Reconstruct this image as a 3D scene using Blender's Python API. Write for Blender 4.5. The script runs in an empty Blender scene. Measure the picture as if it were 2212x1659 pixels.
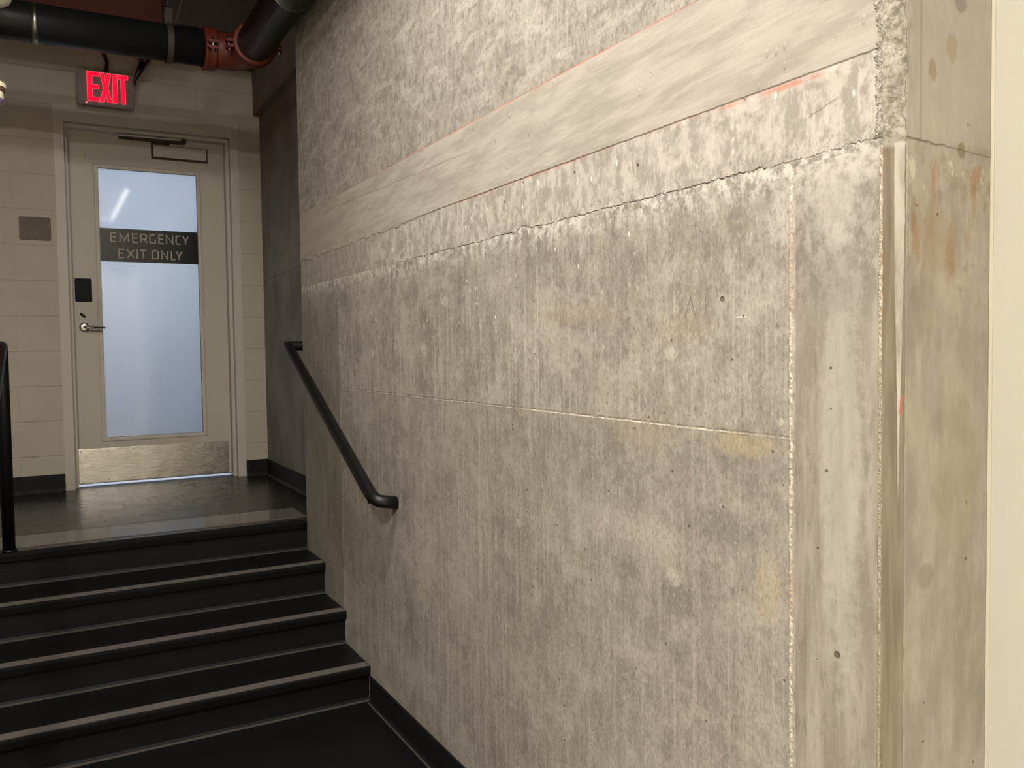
import bpy, bmesh, math, random
from mathutils import Vector, Matrix, noise as mnoise

random.seed(7)
SC = bpy.context.scene
COL = SC.collection
XW = .9035      # face of the big concrete wall
YE = -1.740     # its far edge
YC = -4.879     # its near arris
YR = -4.9013    # return face
XP = 1.130      # painted wall face
XR = 1.101      # recessed wall at the landing
YD = -.1096     # door wall face
Y0 = -1.748     # landing nosing
T, R = .2851, .1408
ZF = -4 * R     # lower floor
ZC = 2.92       # ceiling
XL = -1.55      # left wall


def s2l(c):
    c = c / 255.0
    return c / 12.92 if c <= .04045 else ((c + .055) / 1.055) ** 2.4


def rgb(r, g, b):
    return (s2l(r), s2l(g), s2l(b), 1)


# ------------------------------------------------------------------ node DSL
class V:
    def __init__(s, g, sock): s.g, s.s = g, sock
    def __add__(a, b): return a.g.m('ADD', a, b)
    __radd__ = __add__
    def __sub__(a, b): return a.g.m('SUBTRACT', a, b)
    def __rsub__(a, b): return a.g.m('SUBTRACT', b, a)
    def __mul__(a, b): return a.g.m('MULTIPLY', a, b)
    __rmul__ = __mul__
    def __truediv__(a, b): return a.g.m('DIVIDE', a, b)


class G:
    def __init__(s, name):
        s.mat = bpy.data.materials.new(name); s.mat.use_nodes = True
        s.nt = s.mat.node_tree; s.nt.nodes.clear()
        s.out = s.n('ShaderNodeOutputMaterial')
        p = s.n('ShaderNodeNewGeometry')
        s.P = p.outputs['Position']
        x = s.n('ShaderNodeSeparateXYZ'); s.nt.links.new(s.P, x.inputs[0])
        s.x, s.y, s.z = V(s, x.outputs[0]), V(s, x.outputs[1]), V(s, x.outputs[2])

    def n(s, t): return s.nt.nodes.new(t)

    def put(s, inp, v):
        if isinstance(v, V): s.nt.links.new(v.s, inp)
        elif isinstance(v, bpy.types.NodeSocket): s.nt.links.new(v, inp)
        else: inp.default_value = v

    def m(s, op, a, b=None, c=None, clamp=False):
        n = s.n('ShaderNodeMath'); n.operation = op; n.use_clamp = clamp
        s.put(n.inputs[0], a)
        if b is not None: s.put(n.inputs[1], b)
        if c is not None: s.put(n.inputs[2], c)
        return V(s, n.outputs[0])

    def abs(s, a): return s.m('ABSOLUTE', a)
    def min(s, a, b): return s.m('MINIMUM', a, b)
    def max(s, a, b): return s.m('MAXIMUM', a, b)
    def clamp(s, a): return s.m('ADD', a, 0.0, clamp=True)
    def fract(s, a): return s.m('FRACT', a)

    def ss(s, lo, hi, x, a=0.0, b=1.0):
        n = s.n('ShaderNodeMapRange'); n.interpolation_type = 'SMOOTHSTEP'
        s.put(n.inputs[0], x); n.inputs[1].default_value = lo; n.inputs[2].default_value = hi
        n.inputs[3].default_value = a; n.inputs[4].default_value = b
        return V(s, n.outputs[0])

    def vec(s, x, y, z):
        n = s.n('ShaderNodeCombineXYZ')
        s.put(n.inputs[0], x); s.put(n.inputs[1], y); s.put(n.inputs[2], z)
        return n.outputs[0]

    def noise(s, x, y, z=0.0, d=3, r=.55, dist=0.0):
        n = s.n('ShaderNodeTexNoise'); n.inputs['Scale'].default_value = 1
        n.inputs['Detail'].default_value = d; n.inputs['Roughness'].default_value = r
        n.inputs['Distortion'].default_value = dist
        s.nt.links.new(s.vec(x, y, z), n.inputs['Vector'])
        return V(s, n.outputs[0])

    def vor(s, x, y, z=0.0, feat='F1', rnd=1.0):
        n = s.n('ShaderNodeTexVoronoi'); n.feature = feat; n.inputs['Scale'].default_value = 1
        n.inputs['Randomness'].default_value = rnd
        s.nt.links.new(s.vec(x, y, z), n.inputs['Vector'])
        return V(s, n.outputs['Distance']), n.outputs['Color']

    def chan(s, sock, i):
        n = s.n('ShaderNodeSeparateColor'); s.nt.links.new(sock, n.inputs[0]); return V(s, n.outputs[i])

    def mix(s, f, a, b, mode='MIX'):
        n = s.n('ShaderNodeMix'); n.data_type = 'RGBA'; n.blend_type = mode; n.clamp_factor = True
        s.put(n.inputs[0], f); s.put(n.inputs[6], a); s.put(n.inputs[7], b)
        return n.outputs[2]

    def box(s, a0, a1, b0, b1, ea=.01, eb=.01, a=None, b=None):
        a = a or s.y; b = b or s.z
        return s.ss(a0 - ea, a0 + ea, a) * s.ss(a1 - ea, a1 + ea, a, 1, 0) * \
            s.ss(b0 - eb, b0 + eb, b) * s.ss(b1 - eb, b1 + eb, b, 1, 0)

    def line(s, v, c, w):
        return s.ss(0, w, s.abs(v - c), 1, 0)

    def bump(s, h, strength, dist=.01):
        n = s.n('ShaderNodeBump'); n.inputs['Strength'].default_value = strength
        n.inputs['Distance'].default_value = dist
        s.put(n.inputs['Height'], h); return n.outputs[0]

    def bsdf(s, color, rough=.6, spec=.3, metal=0, normal=None, **k):
        n = s.n('ShaderNodeBsdfPrincipled')
        s.put(n.inputs['Base Color'], color); s.put(n.inputs['Roughness'], rough)
        n.inputs['Specular IOR Level'].default_value = spec; s.put(n.inputs['Metallic'], metal)
        if normal is not None: s.nt.links.new(normal, n.inputs['Normal'])
        for kk, v in k.items(): s.put(n.inputs[kk.replace('_', ' ')], v)
        s.nt.links.new(n.outputs[0], s.out.inputs[0]); return n


def plain(name, c, rough=.5, spec=.4, metal=0, var=.08, scale=30, bump=0.0, bs=200, **k):
    g = G(name)
    f = g.noise(g.x * scale, g.y * scale, g.z * scale, 4, .6)
    c2 = tuple(min(1, v * (1 + var * 2)) for v in c[:3]) + (1,)
    c1 = tuple(v * (1 - var * 2) for v in c[:3]) + (1,)
    nrm = None
    if bump:
        nrm = g.bump(g.noise(g.x * bs, g.y * bs, g.z * bs, 3, .6), bump, .002)
    g.bsdf(g.mix(f, c1, c2), rough, spec, metal, nrm, **k)
    return g.mat


def emis(name, c, st):
    g = G(name)
    f = g.noise(g.x * 40, g.y * 40, g.z * 40, 2)
    e = g.n('ShaderNodeEmission'); g.put(e.inputs[0], g.mix(f * .01, c, (1, 1, 1, 1))); e.inputs[1].default_value = st
    g.nt.links.new(e.outputs[0], g.out.inputs[0]); return g.mat


# ------------------------------------------------------------------ concrete wall
def jag(g, along, s1=9, s2=45, a1=.012, a2=.008):
    return (g.noise(along * s1, 3.1, 0, 2) - .5) * a1 * 2 + (g.noise(along * s2, 7.7, 0, 3, .7) - .5) * a2 * 2


def blob(g, cy, cz, ry, rz, soft=.35, wob=.5, y=None):
    """irregular elliptical patch on the wall"""
    y = y or g.y
    a = (y - cy) * (1 / ry); b = (g.z - cz) * (1 / rz)
    if not hasattr(g, 'wn'): g.wn = g.noise(g.y * 48, g.z * 40, 2, 4, .75) - .5
    d = a * a + b * b + g.wn * (wob * 3.2)
    return g.ss(1 - soft, 1 + soft, d, 1, 0)


def common(g):
    """grain shared by all lifts of the wall"""
    return g.noise(g.y * 60, g.z * 38, 3, 4, .65)


def finish(g, col, h, fine, holes=True, smooth=False, strip=False):
    Y, Z = g.y, g.z
    if holes:
        bd, bcx = g.vor(Y * 42, Z * 42)
        hs = g.ss(.13, .08, bd) * g.ss(.90, .92, g.chan(bcx, 0))
        for cy, cz, r_ in (holes if isinstance(holes, list) else []):
            a = Y - cy; b = Z - cz
            hs = g.max(hs, g.ss(r_ * r_, r_ * r_ * .4, a * a + b * b))
        col = g.mix(hs * .8, col, rgb(74, 66, 57))
        h = h - hs * 1.6
    grit = g.noise(Y * 170, Z * 80, 4, 4, .8)
    if not smooth:
        col = g.mix(g.ss(.50, .36, grit) * .45, col, rgb(98, 92, 83))
    col = g.mix(g.ss(.54, .70, grit) * (.2 if smooth else .42), col, rgb(200, 193, 180))
    # broken concrete along the arris above the crack
    cm = g.ss(-.0015, .0015, (-4.868 + (g.noise(2, Z * 26, 0, 4, .7) - .5) * .030) - Y) * g.ss(1.096, 1.104, Z)
    if not strip:
        col = g.mix(cm, col, g.mix(g.ss(.36, .62, g.noise(Y * 120, Z * 110, 5, 4, .75)), rgb(112, 104, 92), rgb(186, 178, 162)))
        h = h + cm * grit * 2.5
    g.bsdf(col, .78, .22, 0, g.bump(h, .75, .0028))
    return g.mat


def loedge(g):
    Y, Z = g.y, g.z
    near = g.ss(-2.9, -3.25, Y)
    fade = (g.noise(Y * 16, Z * 22, 9, 4, .6) - .5)
    return 1.2285 + (1 - near) * (fade * .06 - .008) + jag(g, Y, 6, 60, .002, .0022)


def midcolor(g, fine):
    """paler limy strip between the trowelled band and the crack"""
    Y, Z = g.y, g.z
    dg = Y; dp = Z + Y * .06
    mc = g.mix(g.ss(.40, .60, g.noise(Y * 26, Z * 16, 31, 4, .72)), rgb(150, 142, 129), rgb(182, 174, 161))
    mc = g.mix(g.ss(.56, .68, g.noise(Y * 60, Z * 9, 33, 4, .7)) * .6, mc, rgb(198, 190, 177))
    mc = g.mix(g.ss(.54, .66, g.noise(dg * 5, dp * 12, 35, 4, .6)) * g.ss(-4.2, -4.45, Y) * .6, mc, rgb(200, 192, 179))
    mc = g.mix(g.ss(-2.95, -2.4, Y) * .5, mc, rgb(140, 131, 117))
    mc = g.mix(g.ss(.56, .68, g.noise(Y * 55, Z * 30, 12, 4, .75)) * .3, mc, rgb(104, 97, 87))
    return mc


def patches(g, col, lst, soft=.6, wob=.7):
    for cy, cz, ry, rz, c, f in lst:
        col = g.mix(blob(g, cy, cz, ry, rz, .8, 1.3) * (f * .8), col, rgb(*c))
    return col


def conc_upper():
    g = G('cast_concrete_upper_lift'); Y, Z = g.y, g.z
    fine = common(g)
    dg = Y; dp = Z + Y * .06
    mot = g.noise(Y * 40, Z * 22, 14, 4, .72)
    c = g.mix(g.ss(.36, .62, g.noise(Y * 6, Z * 9, 13, 3, .6) * .5 + mot * .5), rgb(132, 124, 112), rgb(160, 152, 139))
    c = g.mix(g.ss(.50, .36, mot) * .4, c, rgb(108, 101, 91))
    c = g.mix(g.ss(.55, .62, g.noise(dg * 7, dp * 19, 21, 3, .6)) * .42, c, rgb(184, 176, 162))
    c = g.mix(g.ss(.56, .64, g.noise(dg * 14, dp * 30, 22, 3, .6)) * .3, c, rgb(180, 171, 157))
    c = g.mix(g.ss(.54, .7, g.noise(Y * 60, Z * 4, 24, 3, .7)) * .4, c, rgb(182, 174, 160))
    c = g.mix(g.ss(.64, .74, fine) * .6, c, rgb(208, 200, 186))
    return finish(g, c, fine * .45, fine, False)


def conc_band():
    g = G('trowelled_band_concrete'); Y, Z = g.y, g.z
    fine = common(g)
    lo = loedge(g)
    band = g.ss(-.0022, .0022, Z - lo)
    mc = midcolor(g, fine)
    dg = Y; dp = Z + Y * .06
    tr2 = g.noise(Y * 9, Z * 70 + Y * 3, 52, 3, .6)
    bc = g.mix(g.ss(.36, .64, g.noise(Y * 4, Z * 22 + Y * 1.2, 51, 4, .6, .3)), rgb(154, 146, 132), rgb(172, 164, 150))
    bc = g.mix(g.ss(.5, .68, tr2) * .3, bc, rgb(186, 178, 165))
    bc = g.mix(g.ss(-2.9, -2.2, Y) * .4, bc, rgb(158, 147, 128))
    pd, pc = g.vor(Y * 34, Z * 26)
    bc = g.mix(g.ss(.10, .05, pd) * g.ss(.80, .86, g.chan(pc, 1)) * .7, bc, rgb(120, 108, 92))
    tl = g.line(Z - (Y + 3.0) * .03 + (g.noise(Y * 4, 1, 5, 2) - .5) * .03, 1.372, .0035) * g.ss(-2.0, -2.3, Y) * g.ss(-3.7, -3.4, Y)
    bc = g.mix(tl * .5, bc, rgb(118, 108, 94))
    fl, flc = g.vor(Y * 52, Z * 24)
    fleck = g.ss(.24, .10, fl) * g.ss(.80, .86, g.chan(flc, 0))
    mc = g.mix(fleck * .7, mc, rgb(232, 226, 212))
    vj = g.max(g.line(Y, -3.449, .003), g.line(Y, -4.575, .0045) * g.ss(.45, .6, g.noise(1, Z * 90, 75, 3)))
    mc = g.mix(vj * .75, mc, rgb(212, 200, 178))
    hd, hc = g.vor(Y * 30, Z * 30, 8)
    hole = g.ss(.13, .08, hd) * g.ss(.84, .87, g.chan(hc, 0)) * (1 - band)
    mc = g.mix(hole * .8, mc, rgb(74, 66, 57))
    c2 = g.line(Z + (Y + 4.77) * .28 + jag(g, Y, 20, 60, .003, .002), 1.168, .0018) * g.box(-4.80, -4.745, 1.1, 1.22)
    mc = g.mix(c2 * .7, mc, rgb(92, 84, 74))
    col = g.mix(band, mc, bc)
    rl = g.line(Z, 1.4365, .0035) * g.ss(-2.15, -2.5, Y, .45, 1) * g.ss(.34, .46, g.noise(Y * 3.1, 9, 85, 3, .6))
    isred = g.ss(-2.6, -2.95, Y) * g.ss(.40, .5, g.noise(Y * 5, 4, 86, 3))
    col = g.mix(rl * .85, col, g.mix(isred, rgb(96, 82, 70), rgb(196, 92, 66)))
    col = g.mix(g.line(Z - lo, 0.0, .0016) * g.ss(-3.2, -3.3, Y) * .6, col, rgb(98, 84, 72))
    smw = g.ss(-4.45, -4.62, Y, .003, .0085)
    smear = g.ss(0, 1, g.abs(Z - lo + smw * .8) / smw, 1, 0) * g.ss(-3.35, -3.5, Y) * g.ss(-4.79, -4.765, Y)
    smear = smear * g.ss(.34, .58, g.noise(Y * 18, Z * 30, 88, 4, .7)) * g.clamp(g.ss(-4.52, -4.60, Y) + g.ss(-4.3, -3.9, Y) * .9 + .35)
    col = g.mix(smear * .7, col, rgb(192, 122, 94))
    h = fine * .35 * (1 - band * .6) + band * (tr2 * .25 + .9) - hole * 1.6 + fleck * .6
    return finish(g, col, h, fine, holes=False, smooth=True)


def conc_lower():
    g = G('cast_concrete_lower_lift'); Y, Z = g.y, g.z
    fine = common(g)
    crackZ = 1.0975 + jag(g, Y, 8, 64, .006, .0075) + g.line(Y, -3.83, .05) * .012
    below = g.ss(-.003, .003, crackZ - Z)
    mott = g.noise(Y * 38, Z * 13, 7, 4, .7)
    low = g.noise(Y * 2.2, Z * 1.6, 1, 4, .6) * .35 + g.noise(Y * 9, Z * 5, 2, 4, .65) * .3
    col = g.mix(g.ss(.36, .64, low + mott * .35), rgb(131, 123, 110), rgb(158, 150, 137))
    col = g.mix(g.ss(.52, .72, mott) * .55, col, rgb(181, 173, 160))
    strk = g.noise(Y * 70, Z * 2.0, 5, 4, .7)
    sk = g.ss(.05, 1.2, Z, 1, .75)
    col = g.mix(g.ss(.52, .68, strk) * sk * g.ss(-4.5, -3.6, Y, .6, 1) * .62, col, rgb(190, 182, 167))
    col = g.mix(g.ss(.50, .36, strk) * sk * g.ss(-4.5, -3.6, Y, .5, 1) * .45, col, rgb(104, 98, 89))
    col = g.mix(g.ss(.46, .62, g.noise(Y * 15, Z * 11, 17, 4, .7)) * .5, col, rgb(168, 160, 146))
    col = g.mix(g.ss(.56, .72, g.noise(Y * 190, Z * 6.0, 6, 3, .7)) * sk * .35, col, rgb(190, 182, 168))
    col = g.mix(g.ss(.56, .70, g.noise(Y * 55, Z * 26, 12, 4, .75)) * .5, col, rgb(88, 83, 76))
    big = g.noise(Y * 3.6, Z * 4.2, 19, 4, .72)
    col = g.mix(g.ss(.52, .62, big) * .42, col, rgb(182, 174, 160))
    col = g.mix(g.ss(.46, .36, big) * .42, col, rgb(104, 98, 90))
    # browner far strip, darkened further for the light falling off there
    fc = g.mix(g.ss(.35, .65, g.noise(Y * 18, Z * 4, 65, 4, .65)), rgb(106, 99, 87), rgb(130, 122, 108))
    col = g.mix(g.ss(-2.298, -2.292, Y) * g.ss(.95, 1.05, Z, 1, .4) * .7, col, fc)
    col = g.mix(g.ss(.645, .640, Z) * .22, col, rgb(120, 114, 104))
    col = patches(g, col, [
        (-4.44, .835, .075, .028, (158, 142, 114), .5), (-4.60, .625, .08, .022, (176, 158, 122), .6),
        (-4.655, .38, .028, .06, (172, 158, 126), .6), (-4.05, .875, .16, .020, (158, 144, 116), .45),
        (-4.30, .62, .10, .035, (168, 152, 122), .35), (-4.55, .47, .09, .03, (108, 102, 92), .45),
        (-4.42, .30, .05, .035, (100, 94, 85), .5), (-3.78, .31, .08, .05, (110, 104, 95), .45),
        (-4.3, .42, .12, .03, (182, 174, 160), .4), (-2.3, .08, .2, .12, (104, 92, 76), .5)])
    spots = None
    for cy, cz, ry, rz in [(-3.179, .800, .030, .026), (-3.787, .785, .020, .022), (-4.405, .789, .022, .020),
                           (-4.408, .346, .026, .024), (-3.787, .343, .016, .014), (-2.70, .79, .022, .016),
                           (-3.346, .947, .03, .02), (-4.684, .672, .010, .008)]:
        b = blob(g, cy, cz, ry * .8, rz * .8, .5, 1.3)
        spots = b if spots is None else g.max(spots, b)
    spots = spots * g.ss(.3, .6, fine)
    col = g.mix(spots * .5, col, rgb(200, 191, 172))
    h = fine * .4 + strk * sk * .3
    # cold joint
    jz = Z - .6445 + jag(g, Y, 5, 70, .002, .0028)
    jn = g.ss(.40, .58, g.noise(Y * 26, 3, 70, 4, .7))
    jy = g.ss(-2.29, -2.31, Y) * g.ss(-4.712, -4.700, Y)
    jd = g.line(jz, .0025, .0035) * jy
    col = g.mix(jd * jn * .55, col, rgb(84, 77, 66))
    jl = g.line(jz, -.0008, .0028) * jy * g.clamp(jn + .15)
    col = g.mix(jl * g.clamp(g.ss(-3.75, -3.95, Y) * g.ss(-4.62, -4.45, Y) + .2), col, rgb(226, 212, 186))
    col = g.mix(g.line(jz, -.012, .014) * jy * g.ss(.5, .65, g.noise(Y * 14, 2, 71, 3)) * .35, col, rgb(178, 164, 134))
    h = h + jl * jn * .4 - jd * jn * .3
    # form joints
    vj = g.line(Y, -2.295, .004) * g.ss(.645, .640, Z)
    vj = g.max(vj, g.line(Y, -2.295, .006) * g.ss(.64, .7, Z) * g.ss(1.06, 1.0, Z) * g.ss(.55, .62, g.noise(Y * 2, Z * 60, 73, 2)))
    vj = g.max(vj, g.line(Y, -2.62, .003) * g.ss(.56, .52, Z) * .45)
    vj = g.max(vj, g.line(Y, -3.898, .005) * g.ss(.66, .68, Z) * g.ss(.4, .6, g.noise(1, Z * 14, 74, 3)) * .6)
    col = g.mix(vj * .8, col, rgb(212, 200, 178))
    # limewash under the crack, flecks
    rim = g.ss(.0, .075, crackZ - Z, 1, 0) * g.ss(.42, .62, g.noise(Y * 40, Z * 30, 41, 4, .75))
    rim = g.max(rim, blob(g, -4.69, 1.02, .03, .06, .8, 1.3) * fine * .8)
    col = g.mix(rim * .85, col, rgb(212, 205, 192))
    fl, flc = g.vor(Y * 52, Z * 24)
    fleck = g.ss(.20, .08, fl + (fine - .5) * .25) * g.ss(.60, .66, g.chan(flc, 0)) * g.ss(-4.66, -4.60, Y)
    fleck = fleck * g.clamp(g.ss(.66, .92, Z) * g.ss(.45, .6, g.noise(Y * 5, Z * 5, 43, 3)) + .1)
    col = g.mix(fleck * .85, col, rgb(232, 226, 212))
    h = h + fleck * .6
    # crack
    col = g.mix(below, midcolor(g, fine), col)
    col = g.mix(g.line(Z + jag(g, Y, 5, 40, .006, .006), 1.092, .016) * g.ss(-3.1, -2.6, Y) * g.ss(.35, .6, fine) * .55, col, rgb(188, 177, 158))
    ck = g.line(Z - crackZ, .0008, .0022) * g.ss(.37, .50, g.noise(Y * 40, 5, 83, 3)) * g.ss(-2.9, -3.3, Y, .25, 1) * g.ss(-4.60, -4.72, Y, 1, .5)
    col = g.mix(ck * .85, col, rgb(70, 63, 54))
    h = h - ck * 1.3
    # mortar ridge between panels
    rw = g.noise(Y * 30, Z * 55, 77, 4, .7)
    ridge = g.line(Y + (rw - .5) * .009, -4.7075, .0068) * g.ss(1.092, 1.08, Z)
    rc = g.mix(g.max(blob(g, -4.7075, .93, .02, .09, .5, .5), blob(g, -4.7075, .40, .02, .05, .5, .5)) * .6, rgb(216, 204, 182), rgb(186, 146, 100))
    col = g.mix(ridge * g.ss(.42, .56, g.noise(Y * 130, Z * 150, 78, 3, .7)), col, rc)
    h = h + ridge * rw * 1.4
    # pencil marks
    az = Z - .894; ax = Y + 4.462
    pen = g.max(g.line(az - ax * 3.0, 0, .007) * g.box(-4.502, -4.462, .852, .894, .001, .001),
                g.line(az + ax * 2.6, 0, .007) * g.box(-4.462, -4.445, .852, .894, .001, .001))
    pen = g.max(pen, g.line(Y, -4.504, .0012) * g.box(-4.52, -4.49, .853, .893))
    col = g.mix(pen * .8, col, rgb(90, 84, 78))
    col = g.mix(g.box(-4.606, -4.583, .8485, .8505, .001, .0008), col, rgb(236, 229, 212))
    return finish(g, col, h, fine, [(-4.547, .883, .006), (-4.60, .8505, .003)])


def conc_near():
    g = G('smooth_strip_concrete'); Y, Z = g.y, g.z
    fine = common(g)
    nc = g.mix(g.ss(.36, .64, g.noise(Y * 24, Z * 3.0, 61, 4, .62)), rgb(134, 125, 109), rgb(160, 152, 137))
    nc = g.mix(g.ss(.52, .68, g.noise(Y * 60, Z * 14, 62, 4, .7)) * .45, nc, rgb(108, 99, 86))
    nc = g.mix(g.ss(.80, .92, Z) * .7, nc, g.mix(g.ss(.42, .6, g.noise(Y * 38, Z * 22, 63, 4, .7)), rgb(118, 112, 102), rgb(160, 153, 141)))
    nc = patches(g, nc, [(-4.81, .62, .035, .34, (176, 170, 158), .55), (-4.79, .90, .06, .05, (128, 118, 106), .4),
                         (-4.79, 1.02, .04, .07, (190, 182, 168), .5)])
    nc = g.mix(g.ss(1.0, 1.085, Z) * g.ss(.35, .6, g.noise(Y * 50, Z * 50, 66, 4, .7)) * .9, nc, rgb(190, 183, 170))
    nc = g.mix(g.line(Y, -4.737, .004) * g.ss(.4, .45, Z, 1, 0) * .35, nc, rgb(110, 102, 88))
    ar = g.ss(-4.8725, -4.8755, Y)
    arn = g.ss(.35, .6, g.noise(Y * 140, Z * 110, 81, 3, .7))
    nc = g.mix(ar * g.ss(.72, .80, Z, .35, .9), nc, g.mix(arn, rgb(156, 134, 102), rgb(206, 194, 170)))
    return finish(g, nc, fine * .35 + ar * arn * 1.1, fine, [(-4.801, .3116, .0065), (-4.78, .60, .003)], smooth=True, strip=True)


def corner_concrete():
    """chamfer and return face of the wall end"""
    g = G('corner_concrete')
    X, Y, Z = g.x, g.y, g.z
    S = X - Y
    a = g.noise(S * 20, Z * 5, 1, 4, .65)
    b = g.noise(S * 9, Z * 7, 2, 4, .6)
    grit = g.noise(X * 200, Y * 200, Z * 160, 3, .6)
    col = g.mix(g.ss(.36, .64, a * .5 + b * .5), rgb(146, 138, 123), rgb(169, 161, 145))
    col = g.mix(g.ss(.5, .7, g.noise(S * 60, Z * 12, 5, 4, .65)) * .3, col, rgb(186, 177, 158))
    up = g.ss(1.09, 1.105, Z)
    col = g.mix(up * .55, col, rgb(172, 164, 150))
    ret = g.ss(.9262, .9268, X)
    # rust stains and damp blotches on the return
    st = g.ss(.50, .66, g.noise(X * 30, Z * 7, 11, 4, .6)) * g.ss(.86, .93, Z) * g.ss(1.085, 1.06, Z) * ret
    col = g.mix(st * .55, col, rgb(150, 108, 62))
    dz = g.ss(.52, .66, g.noise(X * 24, Z * 16, 13, 4, .65)) * g.ss(.80, .9, Z) * g.ss(1.09, 1.07, Z) * ret
    col = g.mix(dz * .4, col, rgb(116, 104, 80))
    lt = g.ss(.56, .66, g.noise(X * 40, Z * 24, 15, 4, .7)) * ret * g.ss(1.0, 1.05, Z) * up.__rsub__(1)
    col = g.mix(lt * .6, col, rgb(206, 197, 176))
    for cx, cz, rx, rz, c, f in [(.985, 1.20, .010, .016, (146, 128, 106), .8), (1.03, 1.24, .013, .022, (150, 134, 112), .6),
                                 (1.055, 1.09, .009, .013, (128, 114, 88), .8), (1.05, 1.31, .014, .016, (128, 120, 110), .7),
                                 (1.00, .95, .04, .05, (150, 130, 100), .4), (.97, .85, .025, .05, (138, 126, 108), .35),
                                 (1.05, .60, .05, .12, (160, 146, 120), .4), (.975, .45, .02, .02, (128, 118, 100), .45)]:
        d = ((X - cx) * (1 / rx)); e = ((Z - cz) * (1 / rz))
        m = g.ss(.5, 1.4, d * d + e * e + (g.noise(X * 80, Z * 80, cz, 3) - .5) * 1.4, 1, 0) * ret
        col = g.mix(m * f, col, rgb(*c))
    # vertical old corner line above the crack
    vl = g.line(X + (g.noise(1, Z * 12, 3, 2) - .5) * .006, .958, .004) * up * ret
    col = g.mix(vl * .45, col, rgb(120, 108, 92))
    col = g.mix(g.ss(.955, .93, X) * up * ret * .3, col, rgb(140, 132, 120))
    # crack carries round the corner
    cz = 1.0965 - (X - .925) * .055 + (g.noise(X * 30, 4, 0, 4, .7) - .5) * .014
    ck = g.line(Z - cz, 0, .0028) * g.ss(1.06, .93, X, .35, 1) * ret
    col = g.mix(ck * .5, col, rgb(112, 100, 84))
    # chamfer
    ch = 1 - ret
    chc = g.mix(g.ss(.35, .65, g.noise(S * 60, Z * 4, 21, 4, .6)), rgb(112, 102, 84), rgb(132, 122, 104))
    col = g.mix(ch * g.ss(1.09, 1.08, Z), col, chc)
    rgh = ch * g.ss(1.085, 1.10, Z)
    rn = g.noise(X * 90, Y * 90, Z * 90, 4, .75)
    col = g.mix(rgh, col, g.mix(g.ss(.35, .62, rn), rgb(120, 113, 100), rgb(176, 168, 152)))
    # whitewash smear down the chamfer, tapering
    c0 = X - .9185 + (g.noise(1, Z * 30, 23, 3) - .5) * .0015
    w = g.ss(.60, 1.02, Z, .0008, .0052)
    sm = g.ss(.85, 1.1, g.abs(c0 - .0015) / w, 1, 0) * g.ss(.56, .60, Z) * g.ss(1.093, 1.088, Z) * ch
    col = g.mix(sm * g.ss(.25, .6, a) * .6, col, rgb(206, 199, 186))
    rd = g.line(X - .9225 - (Z - .71) * .10, 0, .0022) * g.box(.6, 1, .695, .722, .01, .003, a=X) * ch
    col = g.mix(rd * .8, col, rgb(176, 92, 66))
    # tan left seam
    ts = g.ss(.9050, .9038, X) * g.ss(.62, .75, Z, .25, 1) * g.ss(1.09, 1.08, Z)
    col = g.mix(ts, col, g.mix(g.ss(.35, .6, grit), rgb(154, 134, 104), rgb(198, 186, 160)))
    bd, bcx = g.vor(X * 40, Z * 40)
    hole = g.ss(.12, .07, bd) * g.ss(.86, .88, g.chan(bcx, 0)) * ret
    col = g.mix(hole * .7, col, rgb(92, 82, 68))
    h = grit * .3 + a * .3 - ck * 2 - hole * 1.5 + rgh * rn * 2 + ts * grit * 1.5
    g.bsdf(col, .8, .2, 0, g.bump(h, .7, .003))
    return g.mat


# ------------------------------------------------------------------ other materials
def block_paint():
    g = G('painted_block')
    X, Z = g.x, g.z
    k = (Z - .2099) / .2032
    f = g.fract(k + 10)
    row = g.m('FLOOR', k + 10)
    odd = g.m('MODULO', row, 2.0)
    dz = g.min(f, 1 - f) * .2032
    fx = g.fract((X + .294) / .4064 + 10 + (1 - odd) * .5)
    dx = g.min(fx, 1 - fx) * .4064
    wob = (g.noise(X * 14, Z * 14, 0, 3) - .5) * .003
    jz = g.ss(.001, .0042, dz + wob, 1, 0)
    jx = g.ss(.001, .0042, dx + wob, 1, 0)
    j = g.max(jz, jx * .8)
    dirt = g.ss(.45, .6, g.noise(X * 9, Z * 9, 4, 3))
    col = g.mix(g.noise(X * 5, Z * 4, 2, 4, .6), rgb(166, 157, 140), rgb(180, 171, 154))
    dk = g.ss(.0, .0016, dz + wob, 1, 0)
    col = g.mix(dk * dirt * g.ss(1.5, 1.2, Z) * .55, col, rgb(84, 76, 64))
    col = g.mix(j * .06, col, rgb(96, 88, 76))
    h = g.noise(X * 160, Z * 160, g.y * 160, 3, .6) * .25 - jz * .9 - jx * .35
    g.bsdf(col, .6, .25, 0, g.bump(h, .6, .004))
    return g.mat


def rubber(name, c, rough, bumpy=.15, spec=.5):
    g = G(name)
    n1 = g.noise(g.x * 6, g.y * 6, g.z * 6, 4, .6)
    c2 = tuple(v * 1.5 for v in c[:3]) + (1,)
    gr = g.noise(g.x * 300, g.y * 300, g.z * 300, 2)
    g.bsdf(g.mix(n1, c, c2), g.ss(.3, .7, n1, rough - .015, rough + .02), spec, 0, g.bump(gr, bumpy, .001) if bumpy > .05 else None)
    return g.mat


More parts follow.
